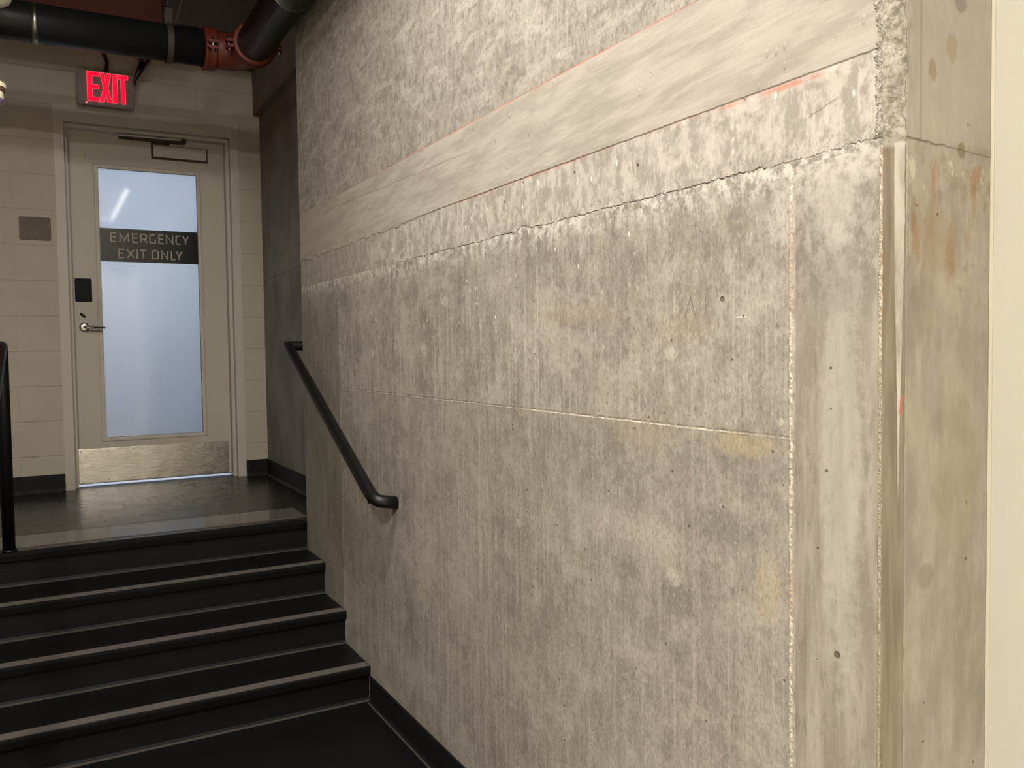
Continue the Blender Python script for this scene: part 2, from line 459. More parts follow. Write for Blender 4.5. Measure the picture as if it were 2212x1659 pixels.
def recess_concrete():
    g = G('recess_concrete')
    Y, Z = g.y, g.z
    a = g.noise(Y * 3, Z * 2, 1, 4, .6)
    col = g.mix(g.ss(.3, .7, a), rgb(112, 108, 100), rgb(140, 135, 124))
    col = g.mix(g.ss(.5, .7, g.noise(Y * 12, Z * 2, 3, 4)) * .3, col, rgb(98, 94, 88))
    jl = g.line(Z + (Y + .11) * .02, 1.255, .004) * g.ss(.3, .5, g.noise(Y * 20, 1, 1, 3))
    col = g.mix(jl * .6, col, rgb(60, 56, 52))
    col = g.mix(g.ss(1.5, 2.3, Z) * .6, col, rgb(100, 80, 70))
    g.bsdf(col, .8, .2, 0, g.bump(g.noise(g.x * 60, Y * 60, Z * 40, 4), .4, .004))
    return g.mat


def frosted():
    g = G('frosted_glass')
    n = g.noise(g.x * 3, g.y * 3, g.z * 2, 3)
    tr = g.n('ShaderNodeBsdfTranslucent'); g.put(tr.inputs[0], g.mix(n, (.90, .91, .93, 1), (.96, .97, .98, 1)))
    gl = g.n('ShaderNodeBsdfGlossy'); gl.inputs['Roughness'].default_value = .05
    g.put(gl.inputs[0], (.9, .9, .9, 1))
    fr = g.n('ShaderNodeFresnel'); fr.inputs[0].default_value = 1.85
    ms = g.n('ShaderNodeMixShader')
    g.nt.links.new(fr.outputs[0], ms.inputs[0]); g.nt.links.new(tr.outputs[0], ms.inputs[1]); g.nt.links.new(gl.outputs[0], ms.inputs[2])
    g.nt.links.new(ms.outputs[0], g.out.inputs[0]); return g.mat


def brushed():
    g = G('brushed_steel')
    n = g.noise(g.x * 4, g.y * 4, g.z * 5, 4)
    sc = g.noise(g.x * 6, g.y * 4, g.z * 700, 2)
    g.bsdf(g.mix(n, rgb(206, 201, 192), rgb(228, 223, 214)), .20, .5, 1, g.bump(sc + n * 6, .5, .0011))
    return g.mat


M = dict(
    conc_u=conc_upper(), conc_b=conc_band(), conc_l=conc_lower(), conc_n=conc_near(), corner=corner_concrete(), block=block_paint(), recess=recess_concrete(),
    paint=plain('cream_wall_paint', rgb(192, 186, 170), .7, .25, var=.015, scale=6, bump=.25, bs=350),
    bead=plain('white_corner_bead', rgb(200, 192, 172), .5, .4, var=.02),
    ceil=plain('dark_ceiling', rgb(74, 68, 62), .9, .1, var=.06, scale=5),
    plaster=plain('dim_plaster', rgb(150, 142, 128), .8, .2, var=.04, scale=4),
    floor=rubber('black_rubber_floor', rgb(16, 15, 14), .27, .04),
    riser=rubber('black_riser', rgb(16, 15, 14), .6, spec=.15),
    lip=rubber('black_lip', rgb(10, 10, 10), .65, spec=.12),
    tread=rubber('black_tread', rgb(10, 10, 10), .45, spec=.2),
    cove=rubber('cove_highlight', rgb(54, 50, 45), .65, spec=.15),  # lighter grey paints the highlight along the cove
    strip=plain('grey_nosing_strip', rgb(88, 82, 75), .5, .4, var=.04, scale=20),
    plate=rubber('polished_nosing_plate', rgb(78, 75, 70), .13, .03),
    base=rubber('black_rubber_base', rgb(17, 17, 16), .6, spec=.2),
    door=plain('door_paint', rgb(182, 174, 158), .45, .35, var=.02, scale=5, bump=.08, bs=160),
    frame=plain('frame_paint', rgb(184, 176, 160), .45, .35, var=.02, scale=8, bump=.08, bs=160),
    shade_and_arm=plain('dark_shade_and_arm', rgb(62, 54, 45), .7, .2),  # paints the closer cover's shadow outline; also colours the dark arm parts
    glass=frosted(), steel=brushed(),
    band=plain('black_film', rgb(14, 14, 15), .22, .5, var=.05),
    letter=plain('grey_film_letter', rgb(168, 162, 145), .6, .2, var=.03),
    black=plain('black_plastic', rgb(11, 11, 11), .55, .15, var=.1),
    chrome=plain('satin_chrome', rgb(190, 184, 172), .25, .5, 1, var=.03),
    rail=plain('black_rail_paint', rgb(11, 10, 10), .42, .35, var=.1, scale=60),
    pipe=plain('black_pipe_paint', rgb(26, 27, 28), .42, .4, var=.12, scale=15),
    orange=plain('orange_primer', rgb(98, 40, 26), .5, .4, var=.12, scale=25),
    rust=plain('red_primer', rgb(88, 42, 32), .7, .3, var=.15, scale=8),
    galv=plain('galvanised_steel', rgb(165, 162, 152), .35, .5, 1, var=.08),
    hanger=plain('painted_hanger', rgb(62, 54, 46), .6, .3),
    plaque=plain('brown_plaque', rgb(98, 86, 75), .6, .3, var=.03),
    numeral=plain('raised_numeral', rgb(122, 112, 100), .5, .3, var=.02),
    signbox=plain('sign_housing', rgb(96, 84, 72), .35, .4, var=.03),
    red=emis('red_led', (1, .0, .02, 1), 1.6), pink=emis('pink_led', (1, .06, .08, 1), 2.6),
    cable=plain('black_cable', rgb(22, 18, 18), .4, .5),
    cream=plain('cream_enamel', rgb(232, 222, 196), .35, .5, var=.02),
    brown=plain('brown_gasket', rgb(120, 92, 72), .5, .3),
    violet=plain('violet_lens', rgb(110, 100, 122), .15, .6),
    hall=plain('pale_bounce_floor', rgb(226, 219, 205), .35, .4, var=.03),
    armpaint=plain('silver_paint', rgb(186, 180, 168), .45, .5, var=.03),
    lobby=plain('lobby_floor', rgb(200, 200, 205), .5, .3, var=.02),
    lobbyw=plain('lobby_wall', rgb(205, 210, 220), .8, .2, var=.02),
)


# ------------------------------------------------------------------ mesh helpers
def link(name, me, mat, parent=None, kind=None, label=None, cat=None, group=None, smooth=False):
    o = bpy.data.objects.new(name, me); COL.objects.link(o)
    if mat is not None: me.materials.append(mat)
    if parent is not None:
        o.parent = parent
        pl = Vector((0, 0, 0)); p = parent
        while p is not None:
            pl += p.location; p = p.parent
        me.transform(Matrix.Translation(-pl))
    if kind: o['kind'] = kind
    if label: o['label'] = label
    if cat: o['category'] = cat
    if group: o['group'] = group
    if smooth:
        for f in me.polygons: f.use_smooth = True
    return o


def mesh(bm):
    bmesh.ops.recalc_face_normals(bm, faces=bm.faces)
    me = bpy.data.meshes.new('m'); bm.to_mesh(me); bm.free(); return me


def add_box(bm, x0, x1, y0, y1, z0, z1, bev=0):
    r = bmesh.ops.create_cube(bm, size=1)
    vs = r['verts']
    for v in vs:
        v.co = Vector(((x0 + x1) / 2 + v.co.x * (x1 - x0), (y0 + y1) / 2 + v.co.y * (y1 - y0), (z0 + z1) / 2 + v.co.z * (z1 - z0)))
    if bev:
        es = list({e for v in vs for e in v.link_edges})
        bmesh.ops.bevel(bm, geom=es, offset=bev, segments=2, affect='EDGES', profile=.5)


def boxes(name, lst, mat, parent=None, bev=0, **k):
    bm = bmesh.new()
    for b in lst: add_box(bm, *b, bev=bev)
    return link(name, mesh(bm), mat, parent, **k)


def ptube(pts, r, seg=20, cap=True):
    """swept tube mesh data along a polyline; r may be a list"""
    bm = bmesh.new(); P = [Vector(p) for p in pts]; n = len(P)
    rs = r if isinstance(r, (list, tuple)) else [r] * n
    tang = [((P[min(i + 1, n - 1)] - P[max(i - 1, 0)]).normalized()) for i in range(n)]
    up = Vector((0, 0, 1)) if abs(tang[0].z) < .9 else Vector((1, 0, 0))
    u = tang[0].cross(up).normalized(); rings = []
    for i in range(n):
        if i:
            q = tang[i - 1].rotation_difference(tang[i]); u = q @ u
        w = tang[i].cross(u).normalized()
        rings.append([bm.verts.new(P[i] + (u * math.cos(a) + w * math.sin(a)) * rs[i])
                      for a in [2 * math.pi * k / seg for k in range(seg)]])
    for i in range(n - 1):
        for k in range(seg):
            bm.faces.new((rings[i][k], rings[i][(k + 1) % seg], rings[i + 1][(k + 1) % seg], rings[i + 1][k]))
    if cap:
        bm.faces.new(rings[0]); bm.faces.new(rings[-1])
    return bm


def smooth_path(pts, rad=.05, n=8):
    """round the corners of a polyline"""
    P = [Vector(p) for p in pts]; out = [P[0]]
    for i in range(1, len(P) - 1):
        a = (P[i - 1] - P[i]); b = (P[i + 1] - P[i]); d = min(rad, a.length * .49, b.length * .49)
        A = P[i] + a.normalized() * d; B = P[i] + b.normalized() * d
        for k in range(n + 1):
            t = k / n; out.append(A * (1 - t) ** 2 + P[i] * 2 * t * (1 - t) + B * t * t)
    out.append(P[-1]); return out


def tube(name, pts, r, mat, parent=None, seg=20, **k):
    me = mesh(ptube(pts, r, seg))
    o = link(name, me, mat, parent, **k)
    for f in me.polygons: f.use_smooth = len(f.vertices) == 4
    return o


def rounded(x0, x1, z0, z1, rad, n=6):
    out = []
    for cx, cz, a0 in [(x1 - rad, z1 - rad, 0), (x0 + rad, z1 - rad, 90), (x0 + rad, z0 + rad, 180), (x1 - rad, z0 + rad, 270)]:
        for k in range(n + 1):
            a = math.radians(a0 + 90 * k / n); out.append((cx + rad * math.cos(a), cz + rad * math.sin(a)))
    return out


def slab(bm, poly, y0, y1):
    """polygon in x,z extruded from y0 (front) to y1 (back)"""
    f = [bm.verts.new((x, y0, z)) for x, z in poly]; b = [bm.verts.new((x, y1, z)) for x, z in poly]
    bm.faces.new(f); bm.faces.new(b[::-1]); n = len(poly)
    for i in range(n): bm.faces.new((f[i], b[i], b[(i + 1) % n], f[(i + 1) % n]))


def slabs(name, polys, y0, y1, mat, parent=None, **k):
    bm = bmesh.new()
    for p in polys: slab(bm, p, y0, y1)
    return link(name, mesh(bm), mat, parent, **k)


def ribbon(bm, pts, w, y, closed=False):
    """flat stroke of width w in the x,z plane"""
    P = [Vector(p) for p in pts]; n = len(P); L, Rr = [], []
    for i in range(n):
        if closed: a, b = P[(i - 1) % n], P[(i + 1) % n]
        else: a, b = P[max(i - 1, 0)], P[min(i + 1, n - 1)]
        d1 = (P[i] - a).normalized() if (P[i] - a).length > 1e-9 else (b - P[i]).normalized()
        d2 = (b - P[i]).normalized() if (b - P[i]).length > 1e-9 else d1
        n1 = Vector((-d1.y, d1.x)); n2 = Vector((-d2.y, d2.x)); mm = (n1 + n2)
        mm = mm.normalized() if mm.length > 1e-6 else n1
        c = max(.45, mm.dot(n1)); o = mm * (w / 2 / c)
        L.append(bm.verts.new((P[i].x + o.x, y, P[i].y + o.y))); Rr.append(bm.verts.new((P[i].x - o.x, y, P[i].y - o.y)))
    for i in range(n if closed else n - 1):
        j = (i + 1) % n; bm.faces.new((L[i], L[j], Rr[j], Rr[i]))


GL = {
    'E': [[(1, 1), (0, 1), (0, 0), (1, 0)], [(0, .52), (.93, .52)]],
    'M': [[(0, 0), (.04, 1), (.5, .16), (.96, 1), (1, 0)]],
    'R': [[(0, 0), (0, 1), (.6, 1), (.8, .95), (.88, .82), (.88, .62), (.8, .48), (.6, .42), (0, .42)], [(.52, .42), (1, 0)]],
    'G': [[(.97, .96), (.8, 1), (.32, 1), (.08, .93), (0, .74), (0, .26), (.08, .07), (.32, 0), (.78, 0), (1, .04), (1, .45)]],
    'C': [[(1, .97), (.8, 1), (.36, 1), (.1, .93), (0, .74), (0, .26), (.1, .07), (.36, 0), (.8, 0), (1, .03)]],
    'N': [[(0, 0), (0, 1), (1, 0), (1, 1)]],
    'Y': [[(0, 1), (.5, .42), (1, 1)], [(.5, .44), (.5, 0)]],
    'X': [[(0, 0), (1, 1)], [(0, 1), (1, 0)]],
    'I': [[(.5, 0), (.5, 1)]],
    'T': [[(0, 1), (1, 1)], [(.5, 1), (.5, 0)]],
    'L': [[(0, 1), (0, 0), (1, 0)]],
    'O': [[(.3, 1), (.7, 1), (.92, .93), (1, .74), (1, .26), (.92, .07), (.7, 0), (.3, 0), (.08, .07), (0, .26), (0, .74), (.08, .93)]],
    '1': [[(.2, .8), (.6, 1), (.6, 0)]],
    '7': [[(0, 1), (1, 1), (.35, 0)]],
}


def glyph(name, ch, x0, x1, z0, z1, w, y, mat, parent, **k):
    bm = bmesh.new(); h = w / 2
    for i, st in enumerate(GL[ch]):
        pts = [(x0 + h + px * max(0, (x1 - x0 - w)), z0 + h + pz * (z1 - z0 - w)) for px, pz in st]
        if ch == 'I': pts = [((x0 + x1) / 2, z0), ((x0 + x1) / 2, z1)]
        ribbon(bm, pts, w, y - i * .00012, closed=(ch == 'O'))
    return link(name, mesh(bm), mat, parent, **k)


def empty(name, loc, label=None, cat=None, group=None, kind=None):
    o = bpy.data.objects.new(name, None); COL.objects.link(o); o.location = loc
    o.empty_display_size = .05
    if label: o['label'] = label
    if cat: o['category'] = cat
    if group: o['group'] = group
    if kind: o['kind'] = kind
    return o


# ------------------------------------------------------------------ setting
S = 'structure'
# big concrete wall: flat field, fine strip near the corner, chamfer, return face
cols = []          # (x, y, kind)
y = YE
zrows = []
z = ZF - .05
while z < ZC: zrows.append(z); z += .0075
zrows.append(ZC)
for zs in (1.088, 1.125, 1.4365):
    i_ = min(range(len(zrows)), key=lambda i: abs(zrows[i] - zs)); zrows[i_] = zs
fieldy = [YE, YE - .004, YE - .02] + [YE - .02 - .05 * i for i in range(1, 59)]
fieldy = [v for v in fieldy if v > -4.69] + [-4.69]
yy = -4.69
while yy > -4.727: yy -= .003; fieldy.append(yy)
while yy > -4.855: yy -= .012; fieldy.append(yy)
while yy > YC + .003: yy -= .003; fieldy.append(yy)
fieldy = [v for v in fieldy if v > YC + .0015] + [YC]
path = [(XW, v, 'f') for v in fieldy]
for i in range(1, 8):
    t = i / 8; path.append((XW + t * (.9261 - XW), YC + t * (YR - YC), 'c'))
path.append((.9261, YR, 'r'))
xx = .9261
while xx < .965: xx += .004; path.append((xx, YR, 'r'))
for xx in (.99, 1.03, 1.08, XP + .0): path.append((xx, YR, 'r'))
bm = bmesh.new(); grid = []
for j, z in enumerate(zrows):
    row = []
    for (x, y, kd) in path:
        p = Vector((x, y, z))
        dn = min(abs(y - YC) if kd == 'f' else 0, 1)
        nv = mnoise.fractal(Vector((x * 60, y * 60, z * 60)), 1.0, 2.0, 4)
        nb = mnoise.fractal(Vector((x * 22, y * 22, z * 22 + 5)), 1.0, 2.0, 3)
        ins = Vector((1, 1, 0)).normalized()      # into the concrete, across the arris
        if kd == 'c' or (kd == 'f' and dn < .012) or (kd == 'r' and x < .94):
            if z > 1.096:
                w = 1.0
                if kd == 'f': w = 1 - dn / .012
                if kd == 'r': w = max(0, 1 - (x - .9261) / .014) * .8
                dz_ = min(1, (z - 1.096) / .01)
                big = .5 + .5 * math.sin(z * 31) * math.sin(z * 13 + 1)
                p += ins * w * dz_ * (.006 * nb + .006 * nv + .004 - .004 * big)
            elif kd == 'f' and dn < .006:
                p += ins * (1 - dn / .006) * (.0028 * abs(nv) + .0012 * nb)
            elif kd == 'r' and x < .929:
                p += ins * .0012 * nv
        if kd == 'f' and abs(y + 4.7075) < .012 and z < 1.085:
            w = 1 - abs(y + 4.7075) / .012
            p.x -= w * w * w * (.0008 + .0036 * abs(nv))
        row.append(bm.verts.new(p))
    grid.append(row)
np_ = len(path); nf = len(fieldy)
for j in range(len(grid) - 1):
    for i in range(np_ - 1):
        f = bm.faces.new((grid[j][i], grid[j][i + 1], grid[j + 1][i + 1], grid[j + 1][i]))
        zc_ = (zrows[j] + zrows[j + 1]) / 2; ym = (path[i][1] + path[i + 1][1]) / 2
        f.material_index = 4 if i >= nf - 1 else (0 if zc_ > 1.4365 else 1 if zc_ > 1.125 else 3 if (ym < -4.717 and zc_ < 1.088) else 2)
        f.smooth = True
# far end face and back
zb, zt = zrows[0], ZC
v = [bm.verts.new(c) for c in [(XW, YE, zb), (XP + .1, YE, zb), (XP + .1, YE, zt), (XW, YE, zt)]]
bm.faces.new(v)
bmesh.ops.remove_doubles(bm, verts=bm.verts, dist=.00001)
me = mesh(bm)
wall = link('wall_right', me, M['conc_u'], kind=S)
for k_ in ('conc_b', 'conc_l', 'conc_n', 'corner'): me.materials.append(M[k_])
o = wall
# wall behind, painted
boxes('wall_near_right', [(XP, XP + .12, -10.2, YR, ZF - .05, ZC)], M['paint'], kind=S)
boxes('trim_1', [(XP - .0022, XP + .001, YR - .006, YR - .0005, ZF, ZC)], M['bead'], kind=S)
# recess wall beside the landing, beam over it
boxes('wall_recess', [(XR, XR + .15, YE - .02, .1, -.05, ZC)], M['recess'], kind=S)
boxes('trim_2', [(1.0605, XR + .02, YE + .002, YD - .0005, 2.312, ZC)], M['recess'], kind=S, bev=.006)
# door wall with opening
OX0, OX1, OZ = -.071, .963, 2.246
WT = .19
boxes('wall_door', [(XL - .1, OX0, YD, YD + WT, -.05, ZC), (OX1, XR + .1, YD, YD + WT, -.05, ZC), (OX0, OX1, YD, YD + WT, OZ, ZC)],
      M['block'], kind=S)
boxes('trim_3', [(XL, 1.0600, -.735, YD - .0005, 2.590, ZC)], M['ceil'], kind=S)
boxes('wall_left', [(XL - .12, XL, -10.2, .1, ZF - .05, ZC)], M['plaster'], kind=S)
boxes('wall_back', [(XL - .1, XP + .1, -10.3, -10.2, ZF - .05, ZC)], M['paint'], kind=S)
boxes('ceiling', [(XL - .12, XP + .15, -10.3, .1, ZC, ZC + .1)], M['ceil'], kind=S)
boxes('floor', [(XL, XP + .0, -4.1, Y0 + 3 * -T + .02, ZF - .06, ZF)], M['tread'], kind=S)
boxes('floor_hall', [(XL, XP + .0, -10.2, -4.1, ZF - .06, ZF)], M['hall'], kind=S)  # unseen floor, made pale and extended to bounce light and brighten the kick plate
boxes('floor_landing', [(XL, XR, Y0 + .03, .0, -.06, 0)], M['floor'], kind=S)
# lobby behind the door
boxes('floor_lobby', [(-1.2, 2.0, 0.002, 2.2, -.06, -.001)], M['lobby'], kind=S)
boxes('wall_lobby', [(-1.2, 2.0, 2.1, 2.2, 0, 2.8), (-1.3, -1.2, .09, 2.2, 0, 2.8), (2.0, 2.1, .09, 2.2, 0, 2.8), (-1.3, 2.1, .09, 2.2, 2.7, 2.8)],
      M['lobbyw'], kind=S)


# baseboards with a small cove foot
def base(name, a, b, nrm, z0, h=.1016, t=.006, cv=.012):
    a, b, n = Vector(a), Vector(b), Vector(nrm); bm = bmesh.new()
    prof = [(0, 0), (cv + t, 0), (cv * .55 + t, .003), (t + .002, cv * .7), (t, cv + .004), (t, h - .003), (t - .002, h), (0, h)]
    A = [bm.verts.new((a.x + n.x * p, a.y + n.y * p, z0 + q)) for p, q in prof]
    B = [bm.verts.new((b.x + n.x * p, b.y + n.y * p, z0 + q)) for p, q in prof]
    bm.faces.new(A); bm.faces.new(B[::-1]); k = len(prof)
    for i in range(k): bm.faces.new((A[i], B[i], B[(i + 1) % k], A[(i + 1) % k]))
    bm.faces.ensure_lookup_table()
    me = mesh(bm); o = link(name, me, M['base'], kind=S); me.materials.append(M['cove'])
    for f in me.polygons:
        c = f.center
        if c.z - z0 < .0018 + .001 and abs(f.normal.z) > .3: f.material_index = 1
    return o


base('baseboard_door_left', (XL, YD, 0), (OX0, YD, 0), (0, -1, 0), 0)
base('baseboard_door_right', (OX1, YD, 0), (XR, YD, 0), (0, -1, 0), 0)
base('baseboard_recess', (XR, YD - .006, 0), (XR, YE - .01, 0), (-1, 0, 0), 0)
base('baseboard_right', (XW, Y0 - 3 * T - .001, 0), (XW, YC, 0), (-1, 0, 0), ZF, .103)

# ------------------------------------------------------------------ stairs
st = empty('staircase', (-.3, Y0, ZF), 'black rubber stairs of four risers with pale grey nosing strips, rising to the door landing', 'stairs')
SX0, SX1 = XL + .002, XW
for k in range(4):                       # k=0 landing edge
    yn, zn = Y0 - k * T, -k * R
    yb = yn + .020                       # face of riser
    x1 = SX1 if k else SX1 - .001
    # riser
    bm = bmesh.new(); prof = [(yb, zn - .036), (yb + .002, zn - R + .014), (yb - .003, zn - R + .005), (yb - .012, zn - R + .0008), (yb + .03, zn - R - .0), (yb + .03, zn - .036)]
    A = [bm.verts.new((SX0, a, b)) for a, b in prof]; B = [bm.verts.new((x1, a, b)) for a, b in prof]
    n = len(prof); bm.faces.new(A); bm.faces.new(B[::-1])
    for i in range(n): bm.faces.new((A[i], B[i], B[(i + 1) % n], A[(i + 1) % n]))
    me = mesh(bm); r_ = link('riser', me, M['riser'], st); me.materials.append(M['cove'])
    for f in me.polygons:
        if f.center.z + ZF * -1 and f.normal.y < -.2 and (f.center.z + st.location.z) < zn - R + .0045 and f.center.x > -5 and abs(f.normal.x) < .5:
            f.material_index = 1
    # nosing lip
    prof = [(yn + .001, zn - .004), (yn, zn - .012), (yn + .003, zn - .034), (yb + .006, zn - .040), (yn + .07, zn - .036), (yn + .07, zn - .0006), (yn + .006, zn - .0006)]
    bm = bmesh.new(); A = [bm.verts.new((SX0, a, b)) for a, b in prof]; B = [bm.verts.new((x1, a, b)) for a, b in prof]
    n = len(prof); bm.faces.new(A); bm.faces.new(B[::-1])
    for i in range(n): bm.faces.new((A[i], B[i], B[(i + 1) % n], A[(i + 1) % n]))
    link('nosing', mesh(bm), M['lip'], st)
    if k:
        boxes('tread', [(SX0, SX1, yn + .05, yn + T + .02, zn - .03, zn)], M['tread'], st)
        boxes('nosing_strip', [(SX0, SX1 - .004, yn + .006, yn + .052, zn - .002, zn + .0014)], M['strip'], st,
              label='pale grey anti-slip strip')
    else:
        boxes('tread', [(SX0, SX1, yn + .05, yn + .09, zn - .03, zn - .0002)], M['floor'], st)
plate = boxes('landing_edge_plate', [(XL + .02, .920, -1.655, -1.395, -.001, .0022)], M['plate'],
              label='polished dark grey strip set along the top edge of the landing', cat='floor strip', bev=.0008)
boxes('plate_edge', [(XL + .02, .922, -1.3945, -1.388, -.0005, .0018)], M['lip'], plate)
boxes('plate_edge', [(.9205, .9245, -1.655, -1.3885, -.0005, .0024)], M['strip'], plate)
boxes('plate_edge', [(XL + .02, .922, -1.664, -1.6555, -.0005, .0024)], M['strip'], plate)

# ------------------------------------------------------------------ door
LW, LH = .8922, 2.133
dr = empty('door_1', (LW / 2, 0, 0), 'cream painted metal exit door with a tall frosted glass pane and steel kick plate', 'door', kind=S)
# frame: faces, outer reveal, step, inner reveal
FY = YD - .004
fr = [(-.071, -.020, FY, 0.08, 0, OZ), (.912, .963, FY, 0.08, 0, OZ), (-.020, .912, FY, 0.08, 2.153, OZ),
      (-.0205, -.000, -.060, 0.08, 0, 2.153), (.8922, .9125, -.060, 0.08, 0, 2.153), (-.0005, .893, -.060, 0.08, 2.133, 2.1535)]
boxes('door_frame', fr, M['frame'], dr)
# leaf with window opening
gx0, gx1, gz0, gz1 = .160, .722, .290, 1.922
l0 = .0195
leaf = boxes('door_leaf', [(.0015, gx0, 0, .045, l0, LH - .002), (gx1, LW - .0015, 0, .045, l0, LH - .002),
                           (gx0, gx1, 0, .045, l0, gz0), (gx0, gx1, 0, .045, gz1, LH - .002)], M['door'], dr)
# glazing bead: sloping moulding ring
bm = bmesh.new()
rings = [(.026, .0), (.020, -.0045), (.004, -.0045), (.0, -.003), (.0, .018)]
loops = []
for off, yy_ in rings:
    loops.append([bm.verts.new(c) for c in [(gx0 - off, yy_, gz0 - off), (gx1 + off, yy_, gz0 - off), (gx1 + off, yy_, gz1 + off), (gx0 - off, yy_, gz1 + off)]])
for a, b in zip(loops[:-1], loops[1:]):
    for i in range(4): bm.faces.new((a[i], a[(i + 1) % 4], b[(i + 1) % 4], b[i]))
link('glazing_bead', mesh(bm), M['frame'], dr)
boxes('glass_pane', [(gx0 - .006, gx1 + .006, .012, .018, gz0 - .006, gz1 + .006)], M['glass'], dr)
boxes('black_band', [(gx0, gx1, .0095, .0115, 1.3625, 1.5645)], M['band'], dr, label='black film band reading EMERGENCY EXIT ONLY')
band = dr.children[-1]
LY = .0088
f1 = [('E', 340, 460), ('M', 505, 695), ('E', 745, 860), ('R', 900, 1045), ('G', 1070, 1200), ('E', 1245, 1360), ('N', 1395, 1540), ('C', 1580, 1690), ('Y', 1710, 1850)]
f2 = [('E', 495, 615), ('X', 650, 800), ('I', 835, 865), ('T', 890, 1035), ('O', 1120, 1260), ('N', 1305, 1440), ('L', 1490, 1595), ('Y', 1580, 1725)]
for ch, a, b in f1:
    q = lambda p: .2176 + (p - 340) / 1510 * .4526
    glyph('letter', ch, q(a), q(b), 1.4812, 1.5402, .0077, LY, M['letter'], band)
for ch, a, b in f2:
    q = lambda p: .2594 + (p - 495) / 1230 * .3709
    glyph('letter', ch, q(a), q(b), 1.3845, 1.4425, .0077, LY, M['letter'], band)
# kick plate
kp = boxes('kick_plate', [(.0035, .876, -.0014, .0005, .0215, .2265)], M['steel'], dr, bev=.0004, label='brushed stainless kick plate')
for sx in (.018, .165, .308, .45, .59, .73, .862):
    for sz in (.213, .036):
        bm = bmesh.new()
        slab(bm, [(sx + .0028 * math.cos(a * math.pi / 4), sz + .0028 * math.sin(a * math.pi / 4)) for a in range(8)], -.0022, -.0012)
        link('screw', mesh(bm), M['black'], kp)
boxes('door_sweep', [(.004, LW - .004, .012, .036, .012, .022)], M['galv'], dr)
# reader box
bm = bmesh.new(); slab(bm, rounded(.0155, .107, 1.1145, 1.255, .009), -.005, .001)
link('card_reader', mesh(bm), M['black'], dr, label='black rounded card reader')
# lever set
esc = empty('lever_handle', (.0600, 0, .9621)); esc.parent = dr; esc.location = Vector((.0600, 0, .9621)) - dr.location
bm = bmesh.new(); slab(bm, rounded(.032, .089, .95, 1.052, .026), -.003, .001); link('back_plate', mesh(bm), M['door'], esc)
bm = bmesh.new()
circ = lambda cx, cz, r, n=32: [(cx + r * math.cos(2 * math.pi * k / n), cz + r * math.sin(2 * math.pi * k / n)) for k in range(n)]
lo = None; prof = [(.0285, .0), (.0285, -.006), (.026, -.0085), (.012, -.010), (.0, -.0102)]
lp = [[bm.verts.new((x, yy_, z_)) for x, z_ in circ(.060, .9621, max(r_, .0005))] for r_, yy_ in prof]
for a, b in zip(lp[:-1], lp[1:]):
    for i in range(32): bm.faces.new((a[i], a[(i + 1) % 32], b[(i + 1) % 32], b[i]))
link('rose', mesh(bm), M['chrome'], esc, smooth=True)
lev = smooth_path([(.060, -.004, .9615), (.060, -.052, .9615), (.1695, -.052, .9595)], .016, 7)
tube('lever', lev, .0085, M['chrome'], esc)
kh = [(.0395, 1.0435), (.0665, 1.0215)]
d_ = Vector((kh[1][0] - kh[0][0], kh[1][1] - kh[0][1])).normalized(); nn = Vector((-d_.y, d_.x)); pl = []
for c, s in ((Vector(kh[1]) - d_ * .006, 1), (Vector(kh[0]) + d_ * .006, -1)):
    for k in range(9):
        a = math.radians(-90 + 180 * k / 8)
        pl.append(tuple(c + (d_ * math.cos(a) * s + nn * math.sin(a) * s) * .0072))
bm = bmesh.new(); slab(bm, pl, -.006, -.002); link('keyhole_cover', mesh(bm), M['black'], esc)
# closer: body cover with a dark edge painting its shadow outline, arms
boxes('closer_shade_edge', [(.4615, .7945, -.006, .001, 2.0035, 2.091)], M['shade_and_arm'], dr)
cb = boxes('closer_cover', [(.4745, .787, -.010, .001, 2.0165, 2.0885)], M['door'], dr, bev=.001)
arm = boxes('closer_track', [(.2775, .642, -.050, -.026, 2.100, 2.113)], M['shade_and_arm'], dr, bev=.002)
bm = bmesh.new()
r0 = [(.2775, 2.110), (.640, 2.118), (.640, 2.127), (.2775, 2.119)]
slab(bm, r0, -.066, -.054); link('closer_arm', mesh(bm), M['armpaint'], dr)
boxes('closer_arm', [(.46, .575, -.030, -.018, 2.091, 2.098)], M['shade_and_arm'], dr)
boxes('arm_joint', [(.566, .578, -.036, -.014, 2.088, 2.103)], M['galv'], dr, bev=.002)
bm = bmesh.new(); slab(bm, circ(.646, 2.116, .015, 16), -.070, -.030); link('arm_joint', mesh(bm), M['shade_and_arm'], dr)
bm = bmesh.new(); slab(bm, circ(.627, 2.129, .005, 12), -.074, -.052); link('arm_joint', mesh(bm), M['galv'], dr)

# ------------------------------------------------------------------ plaque with 17
bm = bmesh.new(); slab(bm, rounded(-.2598, -.100, 1.4585, 1.589, .010), YD - .006, YD + .001)
pq = link('room_number_plaque', mesh(bm), M['plaque'], label='small brown plaque with a faint number 17 on the block wall left of the door', cat='sign')
glyph('numeral', '1', -.208, -.191, 1.484, 1.513, .0028, YD - .0063, M['numeral'], pq)
glyph('numeral', '7', -.187, -.170, 1.484, 1.513, .0028, YD - .0063, M['numeral'], pq)

# ------------------------------------------------------------------ exit sign
es = empty('exit_sign', (.208, YD, 2.24), 'lit red EXIT sign in a rounded dull housing above the door', 'sign')
bm = bmesh.new(); slab(bm, rounded(.057, .361, 2.2405, 2.442, .022), -.188, -.172)
bm2 = link('housing', mesh(bm), M['signbox'], es)
bm = bmesh.new(); slab(bm, rounded(.075, .345, 2.255, 2.430, .018), -.1725, YD); link('back_box', mesh(bm), M['signbox'], es)
h0, h1 = 2.2665, 2.4335
F0, F1 = -.1925, -.1878


